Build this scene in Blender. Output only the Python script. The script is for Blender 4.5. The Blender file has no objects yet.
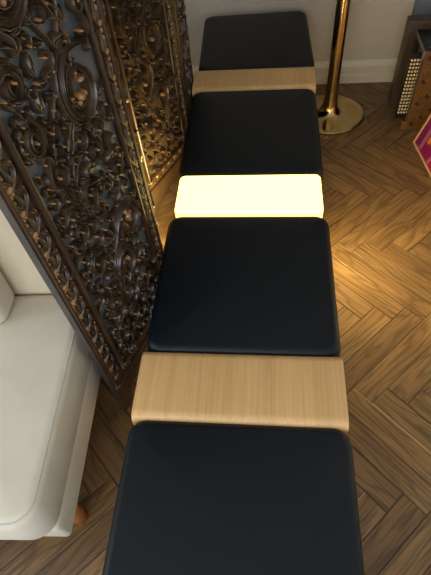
import bpy, bmesh, math, random
from mathutils import Vector, Matrix
PI = math.pi
sc = bpy.context.scene
COL = sc.collection

# ------------------------------------------------------------------ helpers
def link(o, parent=None):
    COL.objects.link(o)
    if parent is not None:
        o.parent = parent
    return o

def mesh_obj(name, bm, mats, parent=None, smooth=False, loc=None, rotz=0.0):
    me = bpy.data.meshes.new(name)
    bm.normal_update()
    bm.to_mesh(me); bm.free()
    if not isinstance(mats, (list, tuple)):
        mats = [mats]
    for m in mats:
        me.materials.append(m)
    if smooth:
        for p in me.polygons:
            p.use_smooth = True
    o = bpy.data.objects.new(name, me)
    link(o, parent)
    if loc is not None:
        o.location = loc
    o.rotation_euler[2] = rotz
    return o

def empty(name, loc=(0, 0, 0), rotz=0.0):
    o = bpy.data.objects.new(name, None)
    o.empty_display_size = 0.1
    o.location = loc
    o.rotation_euler[2] = rotz
    return link(o)

def tag(o, label=None, cat=None, group=None, kind=None):
    if label: o['label'] = label
    if cat: o['category'] = cat
    if group: o['group'] = group
    if kind: o['kind'] = kind
    return o

def weighted(o, ang=40):
    """smooth by angle through edge sharpness"""
    me = o.data
    bm = bmesh.new(); bm.from_mesh(me)
    for e in bm.edges:
        if len(e.link_faces) == 2:
            e.smooth = e.calc_face_angle(0) < math.radians(ang)
    for f in bm.faces: f.smooth = True
    bm.to_mesh(me); bm.free()
    return o

def box(bm, x0, x1, y0, y1, z0, z1, bev=0.0, seg=2, mi=0):
    r = bmesh.ops.create_cube(bm, size=1.0)
    vs = r['verts']
    for v in vs:
        v.co = Vector(((x0 + x1) / 2 + v.co.x * (x1 - x0), (y0 + y1) / 2 + v.co.y * (y1 - y0), (z0 + z1) / 2 + v.co.z * (z1 - z0)))
    fs = set(f for v in vs for f in v.link_faces)
    for f in fs: f.material_index = mi
    if bev > 0:
        es = set(e for v in vs for e in v.link_edges)
        r = bmesh.ops.bevel(bm, geom=list(es), offset=bev, segments=seg, profile=0.5, affect='EDGES')
        for f in r['faces']: f.material_index = mi
    return vs

def cyl(bm, p0, p1, r0, r1=None, n=20, mi=0):
    p0 = Vector(p0); p1 = Vector(p1)
    if r1 is None: r1 = r0
    d = p1 - p0
    q = d.to_track_quat('Z', 'Y').to_matrix()
    rings = []
    for p, r in ((p0, r0), (p1, r1)):
        rings.append([bm.verts.new(p + q @ Vector((math.cos(2 * PI * k / n) * r, math.sin(2 * PI * k / n) * r, 0))) for k in range(n)])
    for k in range(n):
        f = bm.faces.new((rings[0][k], rings[0][(k + 1) % n], rings[1][(k + 1) % n], rings[1][k])); f.material_index = mi; f.smooth = True
    f = bm.faces.new(list(reversed(rings[0]))); f.material_index = mi
    f = bm.faces.new(rings[1]); f.material_index = mi

def lathe(bm, prof, n=64):
    rings = []
    for (r, z) in prof:
        if r < 1e-5:
            rings.append([bm.verts.new((0, 0, z))])
        else:
            rings.append([bm.verts.new((r * math.cos(2 * PI * k / n), r * math.sin(2 * PI * k / n), z)) for k in range(n)])
    for a, b in zip(rings, rings[1:]):
        for k in range(n):
            k2 = (k + 1) % n
            if len(a) == 1 and len(b) == 1: continue
            if len(a) == 1: bm.faces.new((a[0], b[k2], b[k]))
            elif len(b) == 1: bm.faces.new((a[k], a[k2], b[0]))
            else: bm.faces.new((a[k], a[k2], b[k2], b[k]))

def rrect(x0, x1, y0, y1, r, n=7):
    r = max(min(r, (x1 - x0) / 2 - 1e-4, (y1 - y0) / 2 - 1e-4), 1e-4)
    pts = []
    for cx, cy, a0 in ((x1 - r, y1 - r, 0), (x0 + r, y1 - r, PI / 2), (x0 + r, y0 + r, PI), (x1 - r, y0 + r, 1.5 * PI)):
        for k in range(n + 1):
            a = a0 + (PI / 2) * k / n
            pts.append((cx + r * math.cos(a), cy + r * math.sin(a)))
    return pts

def cushion(bm, x0, x1, y0, y1, z0, z1, rad, er, crown, belly=0.0, er2=None):
    """upholstered block: rounded plan, rolled edges, crowned top"""
    er2 = er if er2 is None else er2
    prof = []
    for k in range(5):                         # lower roll
        a = PI / 2 * k / 4
        prof.append((er2 * (1 - math.sin(a)), z0 + er2 * (1 - math.cos(a))))
    H = z1 - z0 - er - er2
    for t in (0.33, 0.66):
        prof.append((-belly * math.sin(PI * t), z0 + er2 + H * t))
    N = 9
    for k in range(N + 1):                     # upper roll
        a = PI / 2 * k / N
        prof.append((er * (1 - math.cos(a)), z1 - er + er * math.sin(a)))
    m = min(x1 - x0, y1 - y0) / 2
    for t in (0.12, 0.25, 0.4, 0.6, 0.8, 0.97):
        ins = er + (m - er) * t
        prof.append((ins, z1 + crown * (1 - (1 - t) ** 2.2)))
    rings = []
    for ins, z in prof:
        rr = max(rad - ins * 0.8, 0.004)
        rings.append([bm.verts.new((x, y, z)) for x, y in rrect(x0 + ins, x1 - ins, y0 + ins, y1 - ins, rr)])
    n = len(rings[0])
    for a, b in zip(rings, rings[1:]):
        for k in range(n):
            bm.faces.new((a[k], a[(k + 1) % n], b[(k + 1) % n], b[k]))
    bm.faces.new(rings[-1]); bm.faces.new(list(reversed(rings[0])))

def tube(bm, pts, rad, n=8, closed=False):
    pts = [Vector(p) for p in pts]
    rings = []
    N = len(pts)
    for i, p in enumerate(pts):
        a = pts[(i - 1) % N] if (closed or i > 0) else p
        b = pts[(i + 1) % N] if (closed or i < N - 1) else p
        t = (b - a).normalized()
        ref = Vector((0, 0, 1)) if abs(t.z) < 0.9 else Vector((1, 0, 0))
        u = t.cross(ref).normalized(); w = u.cross(t)
        rings.append([bm.verts.new(p + (u * math.cos(2 * PI * k / n) + w * math.sin(2 * PI * k / n)) * rad) for k in range(n)])
    M = N if closed else N - 1
    for i in range(M):
        a = rings[i]; b = rings[(i + 1) % N]
        for k in range(n):
            f = bm.faces.new((a[k], a[(k + 1) % n], b[(k + 1) % n], b[k])); f.smooth = True
    if not closed:
        bm.faces.new(rings[0]); bm.faces.new(list(reversed(rings[-1])))

# ------------------------------------------------------------------ materials
def lin(c):
    return tuple(((x / 255) / 12.92 if x / 255 <= 0.04045 else ((x / 255 + 0.055) / 1.055) ** 2.4) for x in c) + (1.0,)

class NT:
    def __init__(self, name):
        self.m = bpy.data.materials.new(name); self.m.use_nodes = True
        self.t = self.m.node_tree; self.b = self.t.nodes['Principled BSDF']
    def n(self, typ, **kw):
        x = self.t.nodes.new(typ)
        for k, v in kw.items():
            if k in x.inputs: x.inputs[k].default_value = v
            else: setattr(x, k, v)
        return x
    def l(self, a, b): self.t.links.new(a, b)
    def ramp(self, fac, stops):
        r = self.n('ShaderNodeValToRGB')
        while len(r.color_ramp.elements) < len(stops): r.color_ramp.elements.new(0.5)
        for e, (p, c) in zip(r.color_ramp.elements, stops):
            e.position = p; e.color = c
        self.l(fac, r.inputs[0]); return r
    def mix(self, fac, a, b, mode='MIX'):
        x = self.n('ShaderNodeMix', data_type='RGBA', blend_type=mode)
        for s, v in ((x.inputs[0], fac), (x.inputs[6], a), (x.inputs[7], b)):
            if hasattr(v, 'links') or isinstance(v, bpy.types.NodeSocket): self.l(v, s)
            else: s.default_value = v
        return x.outputs[2]
    def math(self, op, a, b=0.0):
        x = self.n('ShaderNodeMath', operation=op)
        for s, v in ((x.inputs[0], a), (x.inputs[1], b)):
            if isinstance(v, bpy.types.NodeSocket): self.l(v, s)
            else: s.default_value = v
        return x.outputs[0]
    def mapping(self, vec, scale=(1, 1, 1), rot=(0, 0, 0)):
        m = self.n('ShaderNodeMapping'); m.inputs['Scale'].default_value = scale; m.inputs['Rotation'].default_value = rot
        self.l(vec, m.inputs[0]); return m.outputs[0]
    def noise(self, vec, scale, detail=4, rough=0.55, dist=0.0):
        x = self.n('ShaderNodeTexNoise'); x.inputs['Scale'].default_value = scale; x.inputs['Detail'].default_value = detail
        x.inputs['Roughness'].default_value = rough; x.inputs['Distortion'].default_value = dist
        self.l(vec, x.inputs['Vector']); return x
    def bump(self, h, strength, dist=0.002):
        x = self.n('ShaderNodeBump'); x.inputs['Strength'].default_value = strength; x.inputs['Distance'].default_value = dist
        self.l(h, x.inputs['Height']); self.l(x.outputs[0], self.b.inputs['Normal'])
    def obj(self):
        return self.n('ShaderNodeTexCoord').outputs['Object']
    def uv(self):
        return self.n('ShaderNodeTexCoord').outputs['UV']
    def set(self, **kw):
        for k, v in kw.items(): self.b.inputs[k.replace('_', ' ')].default_value = v
        return self.m

def simple(name, rgb, rough=0.5, metal=0.0, var=0.08, scale=30, bump=0.0, spec=0.5):
    N = NT(name)
    nz = N.noise(N.obj(), scale)
    c = lin(rgb)
    lo = tuple(x * (1 - var) for x in c[:3]) + (1,); hi = tuple(min(1, x * (1 + var)) for x in c[:3]) + (1,)
    r = N.ramp(nz.outputs['Fac'], [(0.3, lo), (0.7, hi)])
    N.l(r.outputs[0], N.b.inputs['Base Color'])
    if bump: N.bump(nz.outputs['Fac'], bump)
    N.set(Roughness=rough, Metallic=metal)
    N.b.inputs['Specular IOR Level'].default_value = spec
    return N.m

# leather
def leather():
    N = NT('black_leather')
    vor = N.n('ShaderNodeTexVoronoi'); vor.inputs['Scale'].default_value = 420
    N.l(N.obj(), vor.inputs['Vector'])
    nz = N.noise(N.obj(), 9, 3)
    r = N.ramp(nz.outputs['Fac'], [(0.3, lin((12, 17, 23))), (0.7, lin((15, 21, 28)))])
    N.l(r.outputs[0], N.b.inputs['Base Color'])
    N.bump(vor.outputs['Distance'], 0.12, 0.0006)
    N.b.inputs['Specular IOR Level'].default_value = 0.29
    return N.set(Roughness=0.42)

def oak_veneer():
    N = NT('pale_oak_veneer')
    co = N.obj()
    fine = N.noise(N.mapping(co, (150, 2.2, 150)), 1.0, 5, 0.6)
    strips = N.n('ShaderNodeTexWhiteNoise', noise_dimensions='1D')
    sep = N.n('ShaderNodeSeparateXYZ'); N.l(co, sep.inputs[0])
    idx = N.math('FLOOR', N.math('MULTIPLY', sep.outputs[0], 22.0))
    N.l(idx, strips.inputs['W'])
    r = N.ramp(fine.outputs['Fac'], [(0.25, lin((200, 156, 100))), (0.5, lin((214, 170, 113))), (0.8, lin((222, 181, 126)))])
    tone = N.ramp(strips.outputs['Value'], [(0, (0.94, 0.93, 0.91, 1)), (1, (1.04, 1.03, 1.02, 1))])
    c = N.mix(1.0, r.outputs[0], tone.outputs[0], 'MULTIPLY')
    N.l(c, N.b.inputs['Base Color'])
    N.bump(fine.outputs['Fac'], 0.06, 0.001)
    return N.set(Roughness=0.42)

def opal():
    N = NT('glowing_opal_shell')
    sep = N.n('ShaderNodeSeparateXYZ'); N.l(N.obj(), sep.inputs[0])
    nz = N.noise(N.obj(), 3, 2)
    f = N.math('ADD', sep.outputs[2], N.math('MULTIPLY', nz.outputs['Fac'], .004))
    r = N.ramp(f, [(0.395, (1.0, 0.64, 0.125, 1)), (0.4205, (1.0, 0.76, 0.180, 1))])
    N.l(r.outputs[0], N.b.inputs['Emission Color'])
    N.set(Roughness=0.4, Emission_Strength=3.9)
    N.b.inputs['Base Color'].default_value = (0.4, 0.37, 0.26, 1)
    return N.m

def end_glow(strength):  # emission for the unseen ends added to the light box
    N = NT('added_end_glow_panel')
    nz = N.noise(N.obj(), 3, 2)
    r = N.ramp(nz.outputs['Fac'], [(0.2, (1.0, 0.76, 0.30, 1)), (0.8, (1.0, 0.78, 0.32, 1))])
    N.l(r.outputs[0], N.b.inputs['Emission Color'])
    N.set(Emission_Strength=strength)
    return N.m

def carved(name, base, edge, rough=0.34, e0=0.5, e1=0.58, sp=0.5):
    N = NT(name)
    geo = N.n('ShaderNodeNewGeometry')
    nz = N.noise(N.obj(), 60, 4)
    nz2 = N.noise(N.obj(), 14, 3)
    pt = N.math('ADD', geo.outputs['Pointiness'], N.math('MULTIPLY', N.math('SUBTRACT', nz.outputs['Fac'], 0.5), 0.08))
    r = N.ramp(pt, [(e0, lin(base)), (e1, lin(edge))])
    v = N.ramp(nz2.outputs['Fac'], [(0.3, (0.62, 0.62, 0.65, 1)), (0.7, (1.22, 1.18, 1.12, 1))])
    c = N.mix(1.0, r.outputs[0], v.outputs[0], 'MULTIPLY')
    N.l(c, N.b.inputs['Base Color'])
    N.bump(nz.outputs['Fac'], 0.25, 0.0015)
    N.b.inputs['Specular IOR Level'].default_value = sp
    return N.set(Roughness=rough)

def fabric(name, rgb):
    N = NT(name)
    co = N.obj()
    w1 = N.n('ShaderNodeTexWave', wave_type='BANDS', bands_direction='X'); w1.inputs['Scale'].default_value = 160; w1.inputs['Distortion'].default_value = 1.0
    w2 = N.n('ShaderNodeTexWave', wave_type='BANDS', bands_direction='Y'); w2.inputs['Scale'].default_value = 160; w2.inputs['Distortion'].default_value = 1.0
    N.l(co, w1.inputs[0]); N.l(co, w2.inputs[0])
    weave = N.math('ADD', w1.outputs['Fac'], w2.outputs['Fac'])
    nz = N.noise(co, 5, 4)
    c = lin(rgb)
    r = N.ramp(nz.outputs['Fac'], [(0.3, tuple(x * .93 for x in c[:3]) + (1,)), (0.7, tuple(min(1, x * 1.04) for x in c[:3]) + (1,))])
    N.l(r.outputs[0], N.b.inputs['Base Color'])
    big = N.noise(co, 13, 2)
    h = N.math('ADD', N.math('MULTIPLY', weave, 0.15), N.math('MULTIPLY', big.outputs['Fac'], 1.5))
    N.bump(h, 0.35, 0.004)
    N.b.inputs['Sheen Weight'].default_value = 0.15
    N.b.inputs['Specular IOR Level'].default_value = 0.15
    return N.set(Roughness=0.9)

def parquet():
    N = NT('herringbone_oak')
    uv = N.uv()
    at = N.n('ShaderNodeAttribute', attribute_name='tone')
    sepc = N.n('ShaderNodeSeparateColor'); N.l(at.outputs['Color'], sepc.inputs[0])
    warp = N.noise(N.mapping(uv, (2.2, 9, 1)), 1.0, 2, 0.5)
    # growth rings: a warped field swept across the board
    sep = N.n('ShaderNodeSeparateXYZ'); N.l(uv, sep.inputs[0])
    fld = N.math('ADD', N.math('MULTIPLY', sep.outputs[1], 9.0), N.math('MULTIPLY', warp.outputs['Fac'], 3.4))
    rings = N.math('FRACT', N.math('MULTIPLY', fld, 2.3))
    ringr = N.ramp(rings, [(0.0, (0, 0, 0, 1)), (0.16, (.8, .8, .8, 1)), (0.7, (1, 1, 1, 1)), (1.0, (0.0, 0.0, 0.0, 1))])
    fine = N.noise(N.mapping(uv, (5, 120, 1)), 1.0, 5, 0.7)
    big = N.noise(N.mapping(uv, (3, 14, 1)), 1.0, 3, 0.5)
    base = N.ramp(big.outputs['Fac'], [(0.25, lin((112, 84, 53))), (0.55, lin((134, 103, 66))), (0.8, lin((152, 120, 81)))])
    dark = N.mix(N.math('MULTIPLY', N.math('SUBTRACT', 1.0, ringr.outputs[0]), 0.62), base.outputs[0], lin((76, 55, 33)))
    fr = N.ramp(fine.outputs['Fac'], [(0.34, (0.45, 0.42, 0.39, 1)), (0.52, (1, 1, 1, 1)), (0.8, (1.15, 1.13, 1.1, 1))])
    c = N.mix(1.0, dark, fr.outputs[0], 'MULTIPLY')
    tn = N.ramp(sepc.outputs[0], [(0, (0.66, 0.63, 0.60, 1)), (0.5, (0.92, 0.92, 0.92, 1)), (1, (1.25, 1.22, 1.15, 1))])
    c = N.mix(1.0, c, tn.outputs[0], 'MULTIPLY')
    c = N.mix(sepc.outputs[1], c, lin((206, 168, 116)))       # worn pale arris
    c = N.mix(sepc.outputs[2], c, lin((38, 25, 15)))         # dark arris
    N.l(c, N.b.inputs['Base Color'])
    N.bump(fine.outputs['Fac'], 0.15, 0.0012)
    rr = N.ramp(fine.outputs['Fac'], [(0.2, (0.5, 0.5, 0.5, 1)), (0.8, (0.38, 0.38, 0.38, 1))])
    N.l(rr.outputs[0], N.b.inputs['Roughness'])
    return N.m

def brass():
    N = NT('polished_brass')
    nz = N.noise(N.mapping(N.obj(), (6, 6, 1)), 3, 3)
    r = N.ramp(nz.outputs['Fac'], [(0.3, lin((196, 170, 118))), (0.7, lin((206, 182, 132)))])
    N.l(r.outputs[0], N.b.inputs['Base Color'])
    return N.set(Roughness=0.14, Metallic=1.0)

M = {}
M['leather'] = leather()
M['oak'] = oak_veneer()
M['opal'] = opal(); M['tube'] = end_glow(72); M['end_glow_left'] = end_glow(95)  # added end glows outshine the shell, the left one strongest
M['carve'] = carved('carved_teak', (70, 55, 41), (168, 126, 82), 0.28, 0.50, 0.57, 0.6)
M['ground'] = carved('dark_panel_ground', (26, 24, 24), (44, 42, 40), 0.3, sp=0.8)
M['groundpale'] = carved('grey_blue_panel_ground', (74, 84, 94), (82, 92, 100), 0.3)  # sky sheen and see-through gaps put into the front panel's ground colour
M['frame'] = carved('dark_teak_frame', (34, 28, 24), (70, 54, 40), 0.42, .52, .6)
M['mould'] = carved('worn_teak_moulding', (62, 43, 29), (134, 96, 60), 0.3)
M['edgewood'] = carved('grey_worn_edge', (44, 40, 38), (70, 64, 58), 0.55)
M['sofa'] = fabric('cream_sofa_fabric', (214, 205, 186))
M['sofaback'] = fabric('beige_sofa_fabric', (216, 200, 172))
M['piping'] = simple('pale_piping', (190, 186, 178), 0.8)
M['legwood'] = simple('honey_wood_leg', (176, 112, 56), 0.4, 0, 0.15, 20)
M['black'] = simple('black_steel', (22, 22, 23), 0.45, 0.3)
M['brass'] = brass()
M['floor'] = parquet()
M['gapdark'] = simple('dark_subfloor', (30, 20, 13), 0.8)
M['wall'] = simple('warm_white_wall_paint', (180, 169, 153), 0.75, 0, 0.02, 6)
M['walldark'] = simple('blue_grey_wall_paint', (150, 156, 164), 0.75, 0, 0.02, 6)
M['ceil'] = simple('white_ceiling_paint', (226, 226, 222), 0.8, 0, 0.02, 6)
M['trim'] = simple('gloss_white_trim', (196, 186, 170), 0.45, 0, 0.02, 6)

# ------------------------------------------------------------------ room
XL, XR, YB, YF, ZC = -2.25, 0.96, 2.60, -1.45, 2.75

def herringbone():
    bm = bmesh.new()
    uvl = bm.loops.layers.uv.new('UVMap')
    cl = bm.loops.layers.float_color.new('tone')
    rnd = random.Random(11)
    W, NN = 0.078, 6
    L = W * NN
    s0, bt0 = 0.99, 0.283
    r = math.sqrt(0.5)
    def quad(pts, uvs, col):
        vs = [bm.verts.new((x, y, z)) for x, y, z in pts]
        f = bm.faces.new(vs)
        for lp, uv in zip(f.loops, uvs):
            lp[uvl].uv = uv; lp[cl] = col
    def plank(a0, a1, b0, b1, along_a, special=None):
        # corner coordinates in the rotated frame -> world
        mid = ((a0 + a1) / 2, (b0 + b1) / 2)
        cx, cy = r * (mid[0] - mid[1]), r * (mid[0] + mid[1])
        if not (XL - 0.2 < cx < XR + 0.2 and YF - 0.2 < cy < YB + 0.2): return
        tone = min(1, max(0, rnd.gauss(0.5, 0.22)))
        ou, ov = rnd.uniform(0, 50), rnd.uniform(0, 50)
        g = 0.0005; be = 0.0018
        A0, A1, B0, B1 = a0 + g, a1 - g, b0 + g, b1 - g
        def P(a, b, z):
            x = r * (a - b); y = r * (a + b)
            return (x, y, z)
        def U(a, b):
            return ((a - a0) + ou, (b - b0) + ov) if along_a else ((b - b0) + ou, (a - a0) + ov)
        q = [(A0 + be, B0 + be), (A1 - be, B0 + be), (A1 - be, B1 - be), (A0 + be, B1 - be)]
        o = [(A0, B0), (A1, B0), (A1, B1), (A0, B1)]
        quad([P(a, b, 0.0) for a, b in q], [U(a, b) for a, b in q], (tone, 0, 0, 1))
        pale = set()
        if special is not None: pale = special
        else:
            k = rnd.random()
            if k < 0.16: pale = {rnd.choice([0, 1, 2, 3])}
        for i in range(4):
            j = (i + 1) % 4
            pts = [o[i], o[j], q[j], q[i]]
            zz = [-0.0012, -0.0012, 0, 0]
            if i in pale: col = (tone, 0.8, 0, 1); zz = [-0.0002, -0.0002, 0, 0]
            else: col = (tone, 0, 0.75 if rnd.random() < .7 else .35, 1)
            quad([P(a, b, z) for (a, b), z in zip(pts, zz)], [U(a, b) for a, b in pts], col)
    for j in range(-60, 70):
        btop = bt0 + j * W
        st = s0 - btop
        for k in range(-6, 8):
            a0 = st + k * 2 * L
            plank(a0, a0 + L, btop - W, btop, True)
    # cross boards: board i fills a in [a0,a0+W], from the top edge of the a-board that starts there, downward by L
    for i in range(-60, 70):
        a0 = s0 - bt0 + i * W
        for k in range(-6, 8):
            b0 = s0 + L - a0 - W + k * 2 * L
            sp = {1} if abs(a0 - (s0 - bt0 - W)) < 1e-4 else None
            plank(a0, a0 + W, b0, b0 + L, False, sp)
    me_bm = bm
    return me_bm

bm = herringbone()
fl = mesh_obj('floor', bm, M['floor']); tag(fl, kind='structure')
bm = bmesh.new(); box(bm, XL - .1, XR + .1, YF - .1, YB + .1, -0.08, -0.0016)
o = mesh_obj('floor_underlay', bm, M['gapdark'], fl)

def wall(name, bm, mat=None):
    o = mesh_obj(name, bm, mat or M['wall']); return tag(o, kind='structure')

NX = 0.722     # the back wall steps back here
bm = bmesh.new(); box(bm, XL - .1, NX, YB, YB + .25, 0, ZC); wall('wall_back', bm)
bm = bmesh.new(); box(bm, NX, XR + .1, YB + .12, YB + .25, 0, ZC); wall('wall_niche', bm, M['walldark'])
bm = bmesh.new(); box(bm, XR, XR + .1, YF, YB + .12, 0, ZC); wall('wall_right', bm, M['ceil'])
# front wall with window opening
W1 = (-1.75, 0.55, 0.45, 2.35)
bm = bmesh.new()
box(bm, XL - .1, W1[0], YF - .15, YF, 0, ZC); box(bm, W1[1], XR + .1, YF - .15, YF, 0, ZC)
box(bm, W1[0], W1[1], YF - .15, YF, 0, W1[2]); box(bm, W1[0], W1[1], YF - .15, YF, W1[3], ZC)
wall('wall_front', bm)
W2 = (-0.95, 0.35, 0.75, 2.35)
bm = bmesh.new()
box(bm, XL - .15, XL, YF, W2[0], 0, ZC); box(bm, XL - .15, XL, W2[1], YB, 0, ZC)
box(bm, XL - .15, XL, W2[0], W2[1], 0, W2[2]); box(bm, XL - .15, XL, W2[0], W2[1], W2[3], ZC)
wall('wall_left', bm)
bm = bmesh.new(); box(bm, XL - .15, XR + .1, YF - .15, YB + .25, ZC, ZC + .1); wall('ceiling', bm, M['ceil'])

bm = bmesh.new()
a, b, z0, z1 = W1
for x0, x1, zz0, zz1 in ((a, a + .06, z0, z1), (b - .06, b, z0, z1), (a, b, z0, z0 + .06), (a, b, z1 - .06, z1), ((a + b) / 2 - .035, (a + b) / 2 + .035, z0, z1)):
    box(bm, x0, x1, YF - .11, YF - .05, zz0, zz1, .004, 1)
wn = mesh_obj('window_1', bm, M['trim']); tag(wn, kind='structure')
bm = bmesh.new()
a, b, z0, z1 = W2
for y0, y1, zz0, zz1 in ((a, a + .06, z0, z1), (b - .06, b, z0, z1), (a, b, z0, z0 + .06), (a, b, z1 - .06, z1), ((a + b) / 2 - .03, (a + b) / 2 + .03, z0, z1)):
    box(bm, XL - .11, XL - .05, y0, y1, zz0, zz1, .004, 1)
wn2 = mesh_obj('window_2', bm, M['trim']); tag(wn2, kind='structure')

# tall moulded baseboard of the back wall
prof = [(0, 0), (-.024, 0), (-.024, .044), (-.018, .050), (-.018, .084), (-.028, .089), (-.028, .098), (-.020, .106), (-.012, .120), (-.006, .126), (0, .126)]
def baseboard(name, x0, x1, yw):
    bm = bmesh.new()
    A = [bm.verts.new((x0, yw + y, z)) for y, z in prof]; B = [bm.verts.new((x1, yw + y, z)) for y, z in prof]
    for k in range(len(prof) - 1): bm.faces.new((A[k + 1], A[k], B[k], B[k + 1]))
    bm.faces.new(A); bm.faces.new(list(reversed(B)))
    return tag(mesh_obj(name, bm, M['trim']), kind='structure')
baseboard('baseboard_back', XL, NX, YB)

# ------------------------------------------------------------------ bench
BX0, BX1 = -0.312, 0.188
bench = empty('bench', (-0.062, 1.2, 0))
tag(bench, 'long bench of four black leather pads with oak bridges and a glowing light box', 'bench')
bi = Matrix.Translation((-0.062, 1.2, 0)).inverted()
def bpart(name, bm, mat, smooth=True, parent=None):
    bmesh.ops.transform(bm, matrix=bi, verts=bm.verts)
    return mesh_obj(name, bm, mat, parent or bench, smooth)
ZT = 0.42
pads = [(-0.115, 0.409), (0.592, 1.106), (1.296, 1.848), (2.008, 2.552)]
for i, (y0, y1) in enumerate(pads):
    bm = bmesh.new()
    g = (.012, .008, .006, .006)[i]
    cushion(bm, BX0 - .003 - g, BX1 + .003 + g, y0, y1, .315, ZT - .004, .045, .023, .010, .004, .012)
    if i == 3:
        c0 = Vector((-.062, 2.26, 0))
        bmesh.ops.rotate(bm, cent=c0, matrix=Matrix.Rotation(math.radians(1.8), 3, 'Z'), verts=bm.verts)
    bpart('seat_cushion', bm, M['leather'])
def bridge(y0, y1, name='oak_bridge', mat=None, label='bent pale oak bridge between two pads', X0=BX0 - .010, X1=BX1 + .009, zb=.325):
    bm = bmesh.new()
    t, R = .013, .026
    out, inn = [], []
    def path(yy0, yy1, zt, rr):
        p = [(yy0, zb)]
        for k in range(9):
            a = PI - PI / 2 * k / 8; p.append((yy0 + rr + rr * math.cos(a), zt - rr + rr * math.sin(a)))
        for k in range(9):
            a = PI / 2 - PI / 2 * k / 8; p.append((yy1 - rr + rr * math.cos(a), zt - rr + rr * math.sin(a)))
        p.append((yy1, zb)); return p
    out = path(y0, y1, ZT, R); inn = path(y0 + t, y1 - t, ZT - t, R - t)
    V = []
    for x in (X0, X1):
        V.append(([bm.verts.new((x, y, z)) for y, z in out], [bm.verts.new((x, y, z)) for y, z in inn]))
    n = len(out)
    for k in range(n - 1):
        bm.faces.new((V[0][0][k + 1], V[0][0][k], V[1][0][k], V[1][0][k + 1]))
        bm.faces.new((V[0][1][k], V[0][1][k + 1], V[1][1][k + 1], V[1][1][k]))
        bm.faces.new((V[0][0][k], V[0][0][k + 1], V[0][1][k + 1], V[0][1][k]))
        bm.faces.new((V[1][0][k + 1], V[1][0][k], V[1][1][k], V[1][1][k + 1]))
    for k in (0, n - 1):
        bm.faces.new((V[0][0][k], V[0][1][k], V[1][1][k], V[1][0][k]))
    bmesh.ops.recalc_face_normals(bm, faces=bm.faces)
    o = bpart(name, bm, mat or M['oak'], False)
    o['label'] = label
    return weighted(o, 35)
bridge(.402, .596); bridge(1.842, 2.014)
bm = bmesh.new()
cushion(bm, BX0 + .005, BX1 - .004, 1.112, 1.298, .15, ZT, .020, .013, 0.0, 0, .006)
lb = bpart('light_box', bm, M['opal']); lb['label'] = 'glowing warm white light box'
for xa, xm in ((BX0 + .006, BX0 + .0045), (BX1 - .005, BX1 - .0035)):
    bm = bmesh.new(); box(bm, min(xa, xm), max(xa, xm), 1.134, 1.278, .165, .398)
    bpart('added_end_glow', bm, M['end_glow_left'] if xa < -.1 else M['tube'], False, lb)  # unseen bright end added to throw gold light on screen and floor
bm = bmesh.new()
for x0, x1 in ((BX0 + .05, BX0 + .09), (BX1 - .09, BX1 - .05)):
    box(bm, x0, x1, -.08, 2.49, .275, .315, .003, 1)
for y in (-.06, .49, 1.92, 2.47):
    box(bm, BX0 + .05, BX1 - .05, y - .02, y + .02, .276, .314, .003, 1)
bpart('frame', bm, M['black'], False)
for y in (-.06, .49, 1.92, 2.47):
    for x in (BX0 + .07, BX1 - .07):
        bm = bmesh.new(); box(bm, x - .018, x + .018, y - .018, y + .018, 0.0, .278, .003, 1)
        bpart('leg', bm, M['black'], False)

# ------------------------------------------------------------------ floor lamp
lampx, lampy = 0.326, 2.272
fl_ = empty('floor_lamp', (lampx, lampy, 0)); tag(fl_, 'brass floor lamp pole on a round flared base by the white wall', 'floor lamp')
bm = bmesh.new()
prof_l = [(0, 0.001), (.178, 0.001), (.181, .004), (.181, .010), (.177, .013), (.15, .0155), (.115, .0175), (.085, .021), (.064, .027), (.051, .037), (.043, .052), (.037, .075), (.033, .11), (.031, .15), (0, .15)]
lathe(bm, prof_l, 96); bmesh.ops.recalc_face_normals(bm, faces=bm.faces)
weighted(mesh_obj('base', bm, M['brass'], fl_, True), 50)
bm = bmesh.new(); lathe(bm, [(0, .149), (.0305, .149), (.0305, 1.45), (.028, 1.47), (0, 1.475)], 48); bmesh.ops.recalc_face_normals(bm, faces=bm.faces)
weighted(mesh_obj('pole', bm, M['brass'], fl_, True), 50)

# ------------------------------------------------------------------ folding screen
def sweep(bm, pts, wid, hgt, base=0.0, ridge=0.35):
    """carved ribbon following a (u,v) path; wid/hgt are functions of t; raised towards the front (-y)"""
    n = len(pts)
    rings = []
    for i, (u, v) in enumerate(pts):
        a = pts[max(i - 1, 0)]; b = pts[min(i + 1, n - 1)]
        tx, tv = b[0] - a[0], b[1] - a[1]
        l = math.hypot(tx, tv) or 1e-6
        nx, nv = -tv / l, tx / l
        t = i / (n - 1)
        w = wid(t); h = hgt(t)
        ring = []
        prof_ = ((-1, 0), (-.95, .62), (-.58, 1.0), (-.05, .60), (.5, .88), (.92, .5), (1, 0)) if wid(.5) > .0042 and ridge < .2 else ((-1, 0), (-.92, .62), (-ridge, 1.0), (ridge, 1.0), (.92, .62), (1, 0))
        for s, hh in prof_:
            ring.append(bm.verts.new((u + nx * w * s, -(base + h * hh), v + nv * w * s)))
        rings.append(ring)
    for a, b in zip(rings, rings[1:]):
        for k in range(len(a) - 1):
            bm.faces.new((a[k], a[k + 1], b[k + 1], b[k]))
    bm.faces.new(rings[0]); bm.faces.new(list(reversed(rings[-1])))

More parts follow.
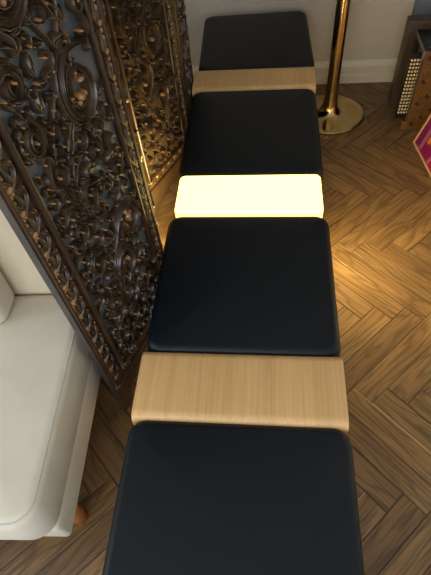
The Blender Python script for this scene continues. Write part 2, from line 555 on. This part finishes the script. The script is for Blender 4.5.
def bulb(bm, u, v, r, h, base=0.0, ru=1.0, ang=0.0):
    n = 8; prev = None
    ca, sa = math.cos(ang), math.sin(ang)
    def P(k, s, z):
        x = math.cos(2 * PI * k / n) * r * s * ru; y = math.sin(2 * PI * k / n) * r * s
        return bm.verts.new((u + x * ca - y * sa, -(base + z), v + x * sa + y * ca))
    for s, z in ((1, 0), (1, .45 * h), (.82, .78 * h), (.45, .96 * h)):
        ring = [P(k, s, z) for k in range(n)]
        if prev:
            for k in range(n): bm.faces.new((prev[k], prev[(k + 1) % n], ring[(k + 1) % n], ring[k]))
        prev = ring
    bm.faces.new(prev)

def spiral(bm, rnd, cx, cz, R, turns, a0, sg, H, sq=1.0, tail=0.0, ta=None):
    n = int(12 * turns + 6) if R > .02 else int(9 * turns + 4)
    pts = []
    if tail > 0:                                   # stem running into the curl
        ax, az = cx + R * math.cos(a0), cz + R * sq * math.sin(a0)
        tx, tz = sg * math.sin(a0), -sg * math.cos(a0)
        for k in range(5, 0, -1):
            f = k / 5 * tail
            pts.append((ax + tx * f + math.cos(a0) * f * f / max(R, .01) * .35, az + tz * f + math.sin(a0) * f * f / max(R, .01) * .35))
    rin = 0.30
    for i in range(n):
        t = i / (n - 1)
        rr = R * (1 - (1 - rin) * t ** 0.85)
        a = a0 + sg * 2 * PI * turns * t
        pts.append((cx + rr * math.cos(a), cz + rr * sq * math.sin(a)))
    w = min(.0085, R * .19 + .0006)
    sweep(bm, pts, lambda t: w * (0.22 + 0.85 * math.sin(PI * min(.08 + t * .92, 1)) ** 1.2), lambda t: H * (0.62 + .38 * math.sin(PI * t)), 0, .14)
    if R > .012:                                   # a fine bead inside the main rib
        q = [(cx + (x - cx) * .68, cz + (z - cz) * .68) for x, z in pts[5 if tail else 0: -max(4, n // 4)]]
        if len(q) > 3: sweep(bm, q, lambda t: min(.0028, R * .1), lambda t: H * .6, 0, .3)
    if R > .016:
        q = [(cx + (x - cx) * 1.24, cz + (z - cz) * 1.24) for x, z in pts[6 if tail else 0: n // 2 + 4]]
        if len(q) > 3: sweep(bm, q, lambda t: w * .42 * math.sin(PI * (.1 + .85 * t)) + .0006, lambda t: H * .72, 0, .15)
    br = max(.0022, R * .15)
    ex, ez = pts[-1]
    bulb(bm, ex * .7 + cx * .3, ez * .7 + cz * .3, br, H * .98)

def leaf(bm, x, z, ang, ln, wd, H, bend):
    for off, kk in ((0, 1.0), (-.55, .72), (.55, .72)):
        pts = []
        for i in range(8):
            t = i / 7
            a = ang + off * .9 + bend * t * (1 if off >= 0 else .6)
            r = ln * kk * t
            pts.append((x + r * math.cos(a), z + r * math.sin(a)))
        sweep(bm, pts, lambda t: wd * kk * (math.sin(PI * (0.12 + .86 * t)) ** .8) + .0008, lambda t: H * (.45 + .55 * math.sin(PI * t)), 0, .2)
        if kk == 1.0: bulb(bm, pts[-1][0], pts[-1][1], wd * .6, H * .95)

def carve_field(u0, u1, v0, v1, seed, feats, dens=1.0):
    bm = bmesh.new(); rnd = random.Random(seed)
    placed = []
    H = .023
    for (cx, cz, R, turns, a0, sg, sq) in feats:
        if R < .047: R *= .74
        spiral(bm, rnd, cx, cz, R, turns, a0, sg, H * 1.15, sq, R * .9)
        placed.append((cx, cz, R * max(1, sq) * .98))
        for k in range(int(5 + R * 60)):          # acanthus lobes outside the big curls
            a = a0 + sg * (0.4 + k * 2 * PI * .8 / (5 + R * 60))
            r = R * 1.04
            x, z = cx + r * math.cos(a), cz + r * sq * math.sin(a)
            if u0 < x < u1 and v0 < z < v1:
                leaf(bm, x, z, a + sg * .9, .02 + R * .14, .0045, H * .75, sg * 1.2)
        if R > .05:                                # flower inside
            for k in range(6):
                a = k * PI / 3 + .3
                bulb(bm, cx + math.cos(a) * R * .36, cz + math.sin(a) * R * .36 * sq, R * .11, H * .7, 0, 1.7, a)
    for R, tries in ((.0235, 900), (.018, 2000), (.0135, 3800), (.0100, 4000)):
        for _ in range(int(tries * dens)):
            x = rnd.uniform(u0 + R * .9, u1 - R * .9); z = rnd.uniform(v0 + R * .9, v1 - R * .9)
            ok = True
            for (px, pz, pr) in placed:
                if (px - x) ** 2 + (pz - z) ** 2 < ((pr + R) * .92) ** 2:
                    ok = False; break
            if not ok: continue
            placed.append((x, z, R))
            k = rnd.random(); h = min(H * rnd.uniform(.7, 1.1), .008 + R * .8)
            if R > .0068 and k < .66:
                spiral(bm, rnd, x, z, R * .95, rnd.uniform(.55, 1.0), rnd.uniform(0, 2 * PI), rnd.choice((-1, 1)), h, rnd.uniform(1, 1.25), R * rnd.uniform(.8, 1.8))
            elif R > .0068:
                leaf(bm, x, z - R * .7, rnd.uniform(.5, 2.6), R * 2.1, R * .24, h, rnd.choice((-1, 1)) * 1.1)
            else:
                bulb(bm, x, z, R * .62, h, 0, 1.6, rnd.uniform(0, PI))
    # winding stems tying the scrolls together
    for s in range(3):
        ph = rnd.uniform(0, 6)
        um = (u0 + u1) / 2; am = (u1 - u0) * (.30 - .07 * s)
        pts = [(um + am * math.sin(ph + z * (9 + 3 * s)), z) for z in [v0 + .02 + (v1 - v0 - .04) * k / 160 for k in range(161)]]
        sweep(bm, pts, lambda t: .0042, lambda t: H * .62, 0, .25)
    return bm

def leaf_border(u0, u1, v0, v1, seed, flip):
    """carved running leaf on a stile"""
    bm = bmesh.new(); rnd = random.Random(seed)
    st = .058; z = v0 + .01; um = (u0 + u1) / 2; w = u1 - u0
    out = u0 if not flip else u1
    sg = 1 if not flip else -1
    while z < v1 - st:
        leaf(bm, out + sg * w * .30, z + st * .1, PI / 2 - sg * .35, st * .86, .0062, .0085, sg * .45)
        sweep(bm, [(out + sg * w * (.18 + .66 * math.sin(t * 2.6)), z + st * 1.05 * t) for t in [k / 11 for k in range(12)]], lambda t: .0034 * (1.1 - .4 * t), lambda t: .0085, 0, .25)
        bulb(bm, out + sg * w * .14, z + st * .12, .0062, .0085, 0, 1.5, .6)
        bulb(bm, out + sg * w * .80, z + st * .82, .005, .007, 0, 1.4, 2.2)
        # beaded scallop along the outer edge
        for k in range(4):
            bulb(bm, out + sg * w * .045, z + st * (k + .5) / 4, .0042, .006, 0, 1.4, PI / 2)
        z += st
    return bm

def bottom_rail_border(u0, u1, v0, v1, seed):
    bm = bmesh.new()
    n = 6; st = (u1 - u0) / n; h = v1 - v0
    for k in range(n):
        x = u0 + st * (k + .15)
        leaf(bm, x, v0 + h * .35, .35, st * .78, .0058, .008, .5)
        bulb(bm, x + st * .05, v0 + h * .75, .005, .007)
        spiral(bm, None, x + st * .55, v0 + h * .32, h * .2, 1.0, .5, 1, .008)
    return bm

SW = .022     # panel thickness
TOP = 1.76
def panel_frame(w, vb):
    """board with arched apron; front at y=0, back at y=SW"""
    bm = bmesh.new()
    apex = vb * .52
    lower = [(0, 0), (.040, 0), (.044, .03), (.052, .062)]
    for k in range(1, 12):
        t = k / 12
        lower.append((.052 + (w - .104) * t, .062 + (apex - .062) * math.sin(PI * t) ** .9))
    lower += [(w - .052, .062), (w - .044, .03), (w - .040, 0), (w, 0)]
    # split the outline into vertical strips so every face stays convex
    xs = [p[0] for p in lower]; zs = [p[1] for p in lower]
    cr = lambda x: TOP + .05 * math.sin(PI * x / w) ** 2 - .0
    F = [(bm.verts.new((x, 0, z)), bm.verts.new((x, 0, cr(x)))) for x, z in lower]
    B = [(bm.verts.new((x, SW, z)), bm.verts.new((x, SW, cr(x)))) for x, z in lower]
    for k in range(len(lower) - 1):
        bm.faces.new((F[k][0], F[k + 1][0], F[k + 1][1], F[k][1])).material_index = 0
        bm.faces.new((B[k + 1][0], B[k][0], B[k][1], B[k + 1][1])).material_index = 0
        bm.faces.new((F[k + 1][0], F[k][0], B[k][0], B[k + 1][0])).material_index = 0
        bm.faces.new((F[k][1], F[k + 1][1], B[k + 1][1], B[k][1])).material_index = 0
    bm.faces.new((F[0][0], F[0][1], B[0][1], B[0][0])).material_index = 1
    bm.faces.new((F[-1][1], F[-1][0], B[-1][0], B[-1][1])).material_index = 1
    bmesh.ops.recalc_face_normals(bm, faces=bm.faces)
    return bm

def loopbar(bm, u0, u1, v0, v1, wd, hg):
    """half-round moulding around a rectangle, mitred by overlap"""
    for p in ([(u0, v0 - wd), (u0, v1 + wd)], [(u1, v0 - wd), (u1, v1 + wd)], [(u0, v0), (u1, v0)], [(u0, v1), (u1, v1)]):
        q = [(p[0][0] + (p[1][0] - p[0][0]) * k / 12, p[0][1] + (p[1][1] - p[0][1]) * k / 12) for k in range(13)]
        sweep(bm, q, lambda t: wd, lambda t: hg, 0, .45)

FA = [  # centre u, v, radius, turns, start angle, hand, squash
    (.268, 1.020, .062, 1.5, 1.2, 1, 1.28),
    (.112, 1.112, .036, 1.3, 2.4, -1, 1.2),
    (.108, 1.012, .038, 1.35, .6, -1, 1.25),
    (.128, .915, .034, 1.3, 2.2, 1, 1.15),
    (.252, .885, .034, 1.3, 1.6, -1, 1.1),
    (.192, .812, .036, 1.35, .8, 1, 1.15),
    (.306, .800, .030, 1.25, 2.0, -1, 1.2),
    (.118, .760, .030, 1.3, 4.0, 1, 1.2),
    (.286, .640, .060, 1.25, 2.9, -1, 1.0),
    (.228, .535, .050, 1.5, 3.6, -1, 1.35),
    (.130, .640, .036, 1.3, .9, 1, 1.25),
    (.128, .470, .034, 1.3, 1.9, -1, 1.25),
    (.285, .410, .040, 1.3, .2, 1, 1.2),
    (.180, .350, .036, 1.3, 3.1, 1, 1.2),
    (.175, 1.24, .055, 1.4, 2.2, 1, 1.2), (.270, 1.42, .060, 1.4, .6, -1, 1.2), (.140, 1.55, .05, 1.4, 2, 1, 1.2),
]
FB = [
    (.205, .98, .058, 1.4, 2.4, -1, 1.2), (.125, .85, .042, 1.35, .8, 1, 1.2), (.235, .775, .050, 1.4, 2.2, 1, 1.25),
    (.150, .660, .050, 1.4, 1.0, -1, 1.2), (.230, .555, .048, 1.4, 3.0, -1, 1.2), (.130, .470, .044, 1.3, .6, 1, 1.2), (.225, .385, .040, 1.3, 2.1, 1, 1.2),
    (.150, 1.15, .055, 1.4, 1.2, 1, 1.2), (.24, 1.30, .055, 1.4, 2.6, -1, 1.2), (.15, 1.48, .05, 1.4, 1.1, 1, 1.2),
]
scr = empty('folding_screen', (-.42, 1.3, 0))
tag(scr, 'dark carved wooden folding screen standing between the cream sofa and the bench', 'folding screen')
def make_panel(P0, ang, w, vb, seed, feats, dens=1.0, gm=None):
    pl = mesh_obj('panel', panel_frame(w, vb), [M['frame'], M['edgewood']], scr, False,
                  (P0[0] + .42, P0[1] - 1.3, 0), ang)
    ml, mr = .062, w - .052           # centre lines of the inner moulding
    vt = TOP - .07
    bm = bmesh.new(); box(bm, ml, mr, -.0015, .001, vb, vt)
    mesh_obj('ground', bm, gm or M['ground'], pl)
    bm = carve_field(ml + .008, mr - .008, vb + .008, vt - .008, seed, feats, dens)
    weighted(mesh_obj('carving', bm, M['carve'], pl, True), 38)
    bm = bmesh.new()
    loopbar(bm, ml, mr, vb, vt, .0065, .016)
    mesh_obj('moulding', bm, M['mould'], pl, True)
    bm = bmesh.new()
    loopbar(bm, .0075, w - .0045, vb - .055, TOP - .012, .0035, .009)
    mesh_obj('edge_bead', bm, M['mould'], pl, True)
    bm = leaf_border(.013, ml - .008, vb - .02, TOP - .03, seed + 1, False)
    b2 = leaf_border(mr + .008, w - .010, vb - .02, TOP - .03, seed + 2, True)
    me = bpy.data.meshes.new('tmp'); b2.to_mesh(me); b2.free(); bm.from_mesh(me); bpy.data.meshes.remove(me)
    b3 = bottom_rail_border(ml, mr, vb - .05, vb - .008, seed)
    me = bpy.data.meshes.new('tmp'); b3.to_mesh(me); b3.free(); bm.from_mesh(me); bpy.data.meshes.remove(me)
    weighted(mesh_obj('leaf_border', bm, M['carve'], pl, True), 38)
    return pl
def ang_of(p, q): return math.atan2(q[1] - p[1], q[0] - p[0])
wA = .415
pA0 = (-.464, .588); dA = Vector((.3, .954)).normalized()
pA1 = (pA0[0] + dA.x * wA, pA0[1] + dA.y * wA)
pB0 = (-.497, 1.367); dB = Vector((.4, .915)).normalized(); wB = .392
pB1 = (pB0[0] + dB.x * wB, pB0[1] + dB.y * wB)
pC1 = (-.367, 2.125)
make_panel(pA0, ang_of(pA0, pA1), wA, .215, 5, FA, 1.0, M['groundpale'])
pm0 = (pA1[0] - .004, pA1[1] + .006)
make_panel(pm0, ang_of(pm0, (pB0[0], pB0[1] - .012)), .405, .25, 23, FB, .35)
make_panel(pB0, ang_of(pB0, pB1), wB, .285, 41, FB)
pc0 = (pB1[0] - .002, pB1[1] + .006)
make_panel(pc0, ang_of(pc0, pC1), .392, .285, 67, FB, .5)
for (px, py) in ((pA1[0] - .003, pA1[1] + .004), (pB1[0] - .002, pB1[1] + .003)):
    for z in (.5, 1.45):
        bm = bmesh.new(); cyl(bm, (px + .42, py - 1.3, z - .03), (px + .42, py - 1.3, z + .03), .0045, n=10)
        mesh_obj('hinge', bm, M['brass'], scr)

# ------------------------------------------------------------------ sofa
so = empty('sofa', (-.490, .148, 0), math.radians(2.8))
tag(so, 'cream fabric sofa on honey wood legs behind the carved screen', 'sofa')
SL = 1.62
for k, (x0, x1) in enumerate(((-.805, 0.0), (-SL, -.811))):
    bm = bmesh.new(); cushion(bm, x0, x1, 0, .63, .275, .43, .06, .03, .016, .006, .012)
    sc_ = mesh_obj('seat_cushion', bm, M['sofa'], so, True)
    bm = bmesh.new()
    p = [(x, y, .4215) for x, y in rrect(x0 + .0105, x1 - .0105, .0105, .6195, .052)]
    tube(bm, p, .0028, 6, True)
    mesh_obj('piping', bm, M['piping'], sc_)
bm = bmesh.new(); box(bm, -SL, -.001, .025, .82, .165, .274, .012, 2)
weighted(mesh_obj('base', bm, M['sofa'], so, True), 50)
bm = bmesh.new(); cushion(bm, -SL, -.006, .632, .83, .276, .80, .05, .04, .0, .004)
mesh_obj('backrest', bm, M['sofaback'], so, True)
for x0, x1 in ((-.74, -.198), (-1.40, -.83)):
    bm = bmesh.new()
    cushion(bm, x0, x1, .50, .628, .438, .86, .04, .05, .01, .006, .02)
    mesh_obj('back_cushion', bm, M['sofa'], so, True)
for x, y in ((-.042, .100), (-SL + .06, .105), (-.055, .74), (-SL + .06, .74)):
    bm = bmesh.new(); cyl(bm, (x, y, 0), (x, y, .166), .019, .028, 20)
    mesh_obj('leg', bm, M['legwood'], so)

# ------------------------------------------------------------------ accordion
M['accwood'] = simple('amber_varnished_wood', (98, 66, 32), 0.32, 0, 0.3, 25)
M['accdark'] = simple('dark_brown_case', (66, 52, 44), 0.4, 0, 0.15, 15)
M['accblack'] = simple('black_celluloid', (18, 18, 18), 0.3)
M['bellow'] = simple('black_bellows_card', (20, 19, 19), 0.7)
M['ivory'] = simple('ivory_buttons', (204, 184, 136), 0.3)
M['steel'] = simple('dull_steel_edge', (150, 146, 138), 0.35, 0.9)
M['hole'] = simple('fret_cloth', (40, 22, 12), 0.8)
M['strap'] = simple('brown_leather_strap', (48, 32, 22), 0.6)
ax, ay = .682, 2.134
acc = empty('accordion', (ax + .1, ay + .13, 0))
tag(acc, 'old wooden button accordion standing on end in the corner', 'accordion')
ai = Matrix.Translation((ax + .1, ay + .13, 0)).inverted()
def apart(name, bm, mat, smooth=False, parent=None):
    bmesh.ops.transform(bm, matrix=ai, verts=bm.verts)
    return mesh_obj(name, bm, mat, parent or acc, smooth)
XR_ = .892
bm = bmesh.new(); box(bm, .686, XR_, ay + .006, ay + .10, .004, .390, .004, 2); tc = apart('treble_case', bm, M['accdark'])
# varnished front with cut sound holes
bm = bmesh.new()
box(bm, .695, XR_, ay - .004, ay + .012, 0, .394, .003, 2)
box(bm, .672, .700, ay - .002, ay + .030, 0, .040, .004, 2)
box(bm, .692, .697, ay - .008, ay - .002, .045, .390, .001, 1)
def hole(x, z, r, n=12): cyl(bm, (x, ay + .002, z), (x, ay - .0052, z), r, n=n, mi=1)
for r_ in range(10):
    for c_ in range(5):
        x = .695 + .024 + c_ * .037; z = .03 + r_ * .037
        if (r_ * 2 + c_) % 3 == 0:
            for k in range(5): hole(x - .008 + k * .004, z + .008 * math.sin(k * 1.5), .0062 - .0012 * abs(k - 2))
        else:
            for k in range(3): hole(x + .011 * math.cos(k * 2.1 + r_), z + .011 * math.sin(k * 2.1 + r_), .0026, 8)
apart('grille', bm, [M['accwood'], M['hole']])
bm = bmesh.new(); box(bm, .637, .698, ay + .018, ay + .036, .050, .372, .003, 1); kb = apart('keyboard', bm, M['accblack'])
for r_ in range(16):
    for c_ in range(4):
        bm = bmesh.new()
        x = .6465 + c_ * .0138; z = .086 + r_ * .0176
        cyl(bm, (x, ay + .018, z), (x, ay + .011, z), .0056, .0048, 12)
        apart('button', bm, M['ivory'])
bm = bmesh.new()
for k in range(7):
    y0 = ay + .101 + k * .0145
    box(bm, .690, XR_ - .010, y0, y0 + .0085, .008, .385, .002, 1)
    box(bm, .698, XR_ - .018, y0 + .008, y0 + .0150, .016, .377)
apart('bellows', bm, M['bellow'])
bm = bmesh.new(); box(bm, .650, XR_, ay + .204, ay + .272, 0, .432, .005, 2); apart('bass_case', bm, M['accdark'])
bm = bmesh.new()
box(bm, .680, .692, ay - .003, ay + .204, .388, .398, .003, 1)
box(bm, .680, .695, ay - .006, ay + .008, .362, .396, .002, 1)
apart('metal_edging', bm, M['steel'])
bm = bmesh.new(); box(bm, .694, XR_ - .004, ay + .014, ay + .20, .3892, .3955, .002, 1); apart('top_plate', bm, M['accblack'])
for x, y in ((.722, ay + .03), (.765, ay + .02), (.737, ay + .075)):
    bm = bmesh.new(); cyl(bm, (x, y, .394), (x, y, .402), .008, .006, 12)
    apart('register_stud', bm, M['steel'])

# ------------------------------------------------------------------ framed picture leaning on the right wall
def art():
    N = NT('painted_artwork')
    co = N.obj(); sep = N.n('ShaderNodeSeparateXYZ'); N.l(co, sep.inputs[0])
    nz = N.noise(co, 7, 4, .6, .6)
    f = N.math('ADD', N.math('MULTIPLY', sep.outputs[0], 1.6), N.math('MULTIPLY', nz.outputs['Fac'], .35))
    r = N.ramp(f, [(0.15, lin((112, 22, 92))), (0.42, lin((132, 24, 84))), (0.62, lin((158, 24, 48))), (0.95, lin((120, 24, 40)))])
    w = N.n('ShaderNodeTexWave'); w.inputs['Scale'].default_value = 3; w.inputs['Distortion'].default_value = 6
    N.l(co, w.inputs[0])
    s = N.ramp(w.outputs['Fac'], [(0.86, (0, 0, 0, 1)), (0.93, (1, 1, 1, 1))])
    c = N.mix(N.math('MULTIPLY', s.outputs[0], .35), r.outputs[0], lin((214, 150, 170)))
    N.l(c, N.b.inputs['Base Color'])
    return N.set(Roughness=0.35)
M['art'] = art()
M['artorange'] = simple('orange_paint', (206, 120, 40), 0.4, 0, .3, 30)
M['artcream'] = simple('cream_paint', (226, 190, 140), 0.4, 0, .2, 30)
M['pframe'] = simple('pale_wood_frame', (196, 150, 112), 0.45, 0, 0.1, 25)
e1 = Vector((.135, -.991, 0)).normalized()           # along the foot of the picture, towards the camera
lean = math.atan(.30)
nrm = Vector((.991, .135, 0)).normalized()           # away from its face
PH, PW, PT = .62, .50, .018
pic = bpy.data.objects.new('framed_picture', None); link(pic)
up = (nrm * math.sin(lean) + Vector((0, 0, 1)) * math.cos(lean)).normalized()
bk = e1.cross(up)                                    # local z: from the back out of the face?
if bk.dot(nrm) > 0: bk = -bk
# local axes: x along foot, y up the picture, z out of the face
mw = Matrix(((e1.x, up.x, bk.x, .711), (e1.y, up.y, bk.y, 2.017), (e1.z, up.z, bk.z, 0), (0, 0, 0, 1)))
mw.translation = Vector((.711, 2.017, 0)) + Vector((0, 0, PT * math.sin(lean)))
pic.matrix_world = mw
tag(pic, 'magenta picture in a thin pale wood frame leaning in the right corner', 'picture')
bm = bmesh.new()
fw = .011
box(bm, 0, fw, 0, PH, -PT, 0, .0015, 1); box(bm, PW - fw, PW, 0, PH, -PT, 0, .0015, 1)
box(bm, fw, PW - fw, 0, fw, -PT, 0, .0015, 1); box(bm, fw, PW - fw, PH - fw, PH, -PT, 0, .0015, 1)
mesh_obj('frame', bm, M['pframe'], pic)
bm = bmesh.new(); box(bm, fw - .001, PW - fw + .001, fw - .001, PH - fw + .001, -PT + .002, -.005)
at_ = mesh_obj('artwork', bm, M['art'], pic)
bm = bmesh.new()
for cx, cy, rx, ry in ((.105, .085, .014, .020), (.135, .125, .034, .05)):
    vs = [bm.verts.new((cx + rx * math.cos(2 * PI * k / 24), cy + ry * math.sin(2 * PI * k / 24), -.0046)) for k in range(24)]
    bm.faces.new(vs)
mesh_obj('painted_shape', bm, M['artorange'], at_)

# ------------------------------------------------------------------ light
def area(name, loc, rot, sx, sy, power, col):
    d = bpy.data.lights.new(name, 'AREA'); d.shape = 'RECTANGLE'; d.size = sx; d.size_y = sy; d.energy = power; d.color = col
    o = bpy.data.objects.new(name, d); o.location = loc; o.rotation_euler = rot; link(o); return o
area('window_daylight', ((W1[0] + W1[1]) / 2, YF - .04, (W1[2] + W1[3]) / 2), (PI / 2, 0, 0), W1[1] - W1[0] - .1, W1[3] - W1[2] - .1, 36, (.93, .97, 1.0))
area('side_window_daylight', (XL - .04, (W2[0] + W2[1]) / 2, (W2[2] + W2[3]) / 2), (PI / 2, 0, -PI / 2), W2[1] - W2[0] - .1, W2[3] - W2[2] - .1, 18, (.85, .93, 1.0))
w = bpy.data.worlds.new('sky'); sc.world = w; w.use_nodes = True
bg = w.node_tree.nodes['Background']; bg.inputs[0].default_value = (.62, .78, 1.0, 1); bg.inputs[1].default_value = 1.0

# ------------------------------------------------------------------ camera
Rr = [(0.9942655, 0.0734316, -0.07774264), (0.0126044, -0.80237764, -0.59668355), (-0.10619438, 0.59228197, -0.79870196)]
cd = bpy.data.cameras.new('camera'); cam = bpy.data.objects.new('camera', cd); link(cam)
right, up_, fw_ = Vector(Rr[0]), -Vector(Rr[1]), Vector(Rr[2])
mat = Matrix(((right.x, up_.x, -fw_.x, 0), (right.y, up_.y, -fw_.y, 0), (right.z, up_.z, -fw_.z, 1.5), (0, 0, 0, 1)))
cam.matrix_world = mat
cd.sensor_fit = 'VERTICAL'; cd.sensor_height = 24.0; cd.sensor_width = 18.0; cd.lens = 468.49 / 575 * 24.0
cd.clip_start = .02
sc.camera = cam

sc.view_settings.view_transform = 'Standard'; sc.view_settings.look = 'None'
sc.view_settings.gamma = 1.0; sc.view_settings.exposure = 0.0; sc.view_settings.use_curve_mapping = False
sc.cycles.use_denoising = True
sc.cycles.max_bounces = 8; sc.cycles.diffuse_bounces = 5
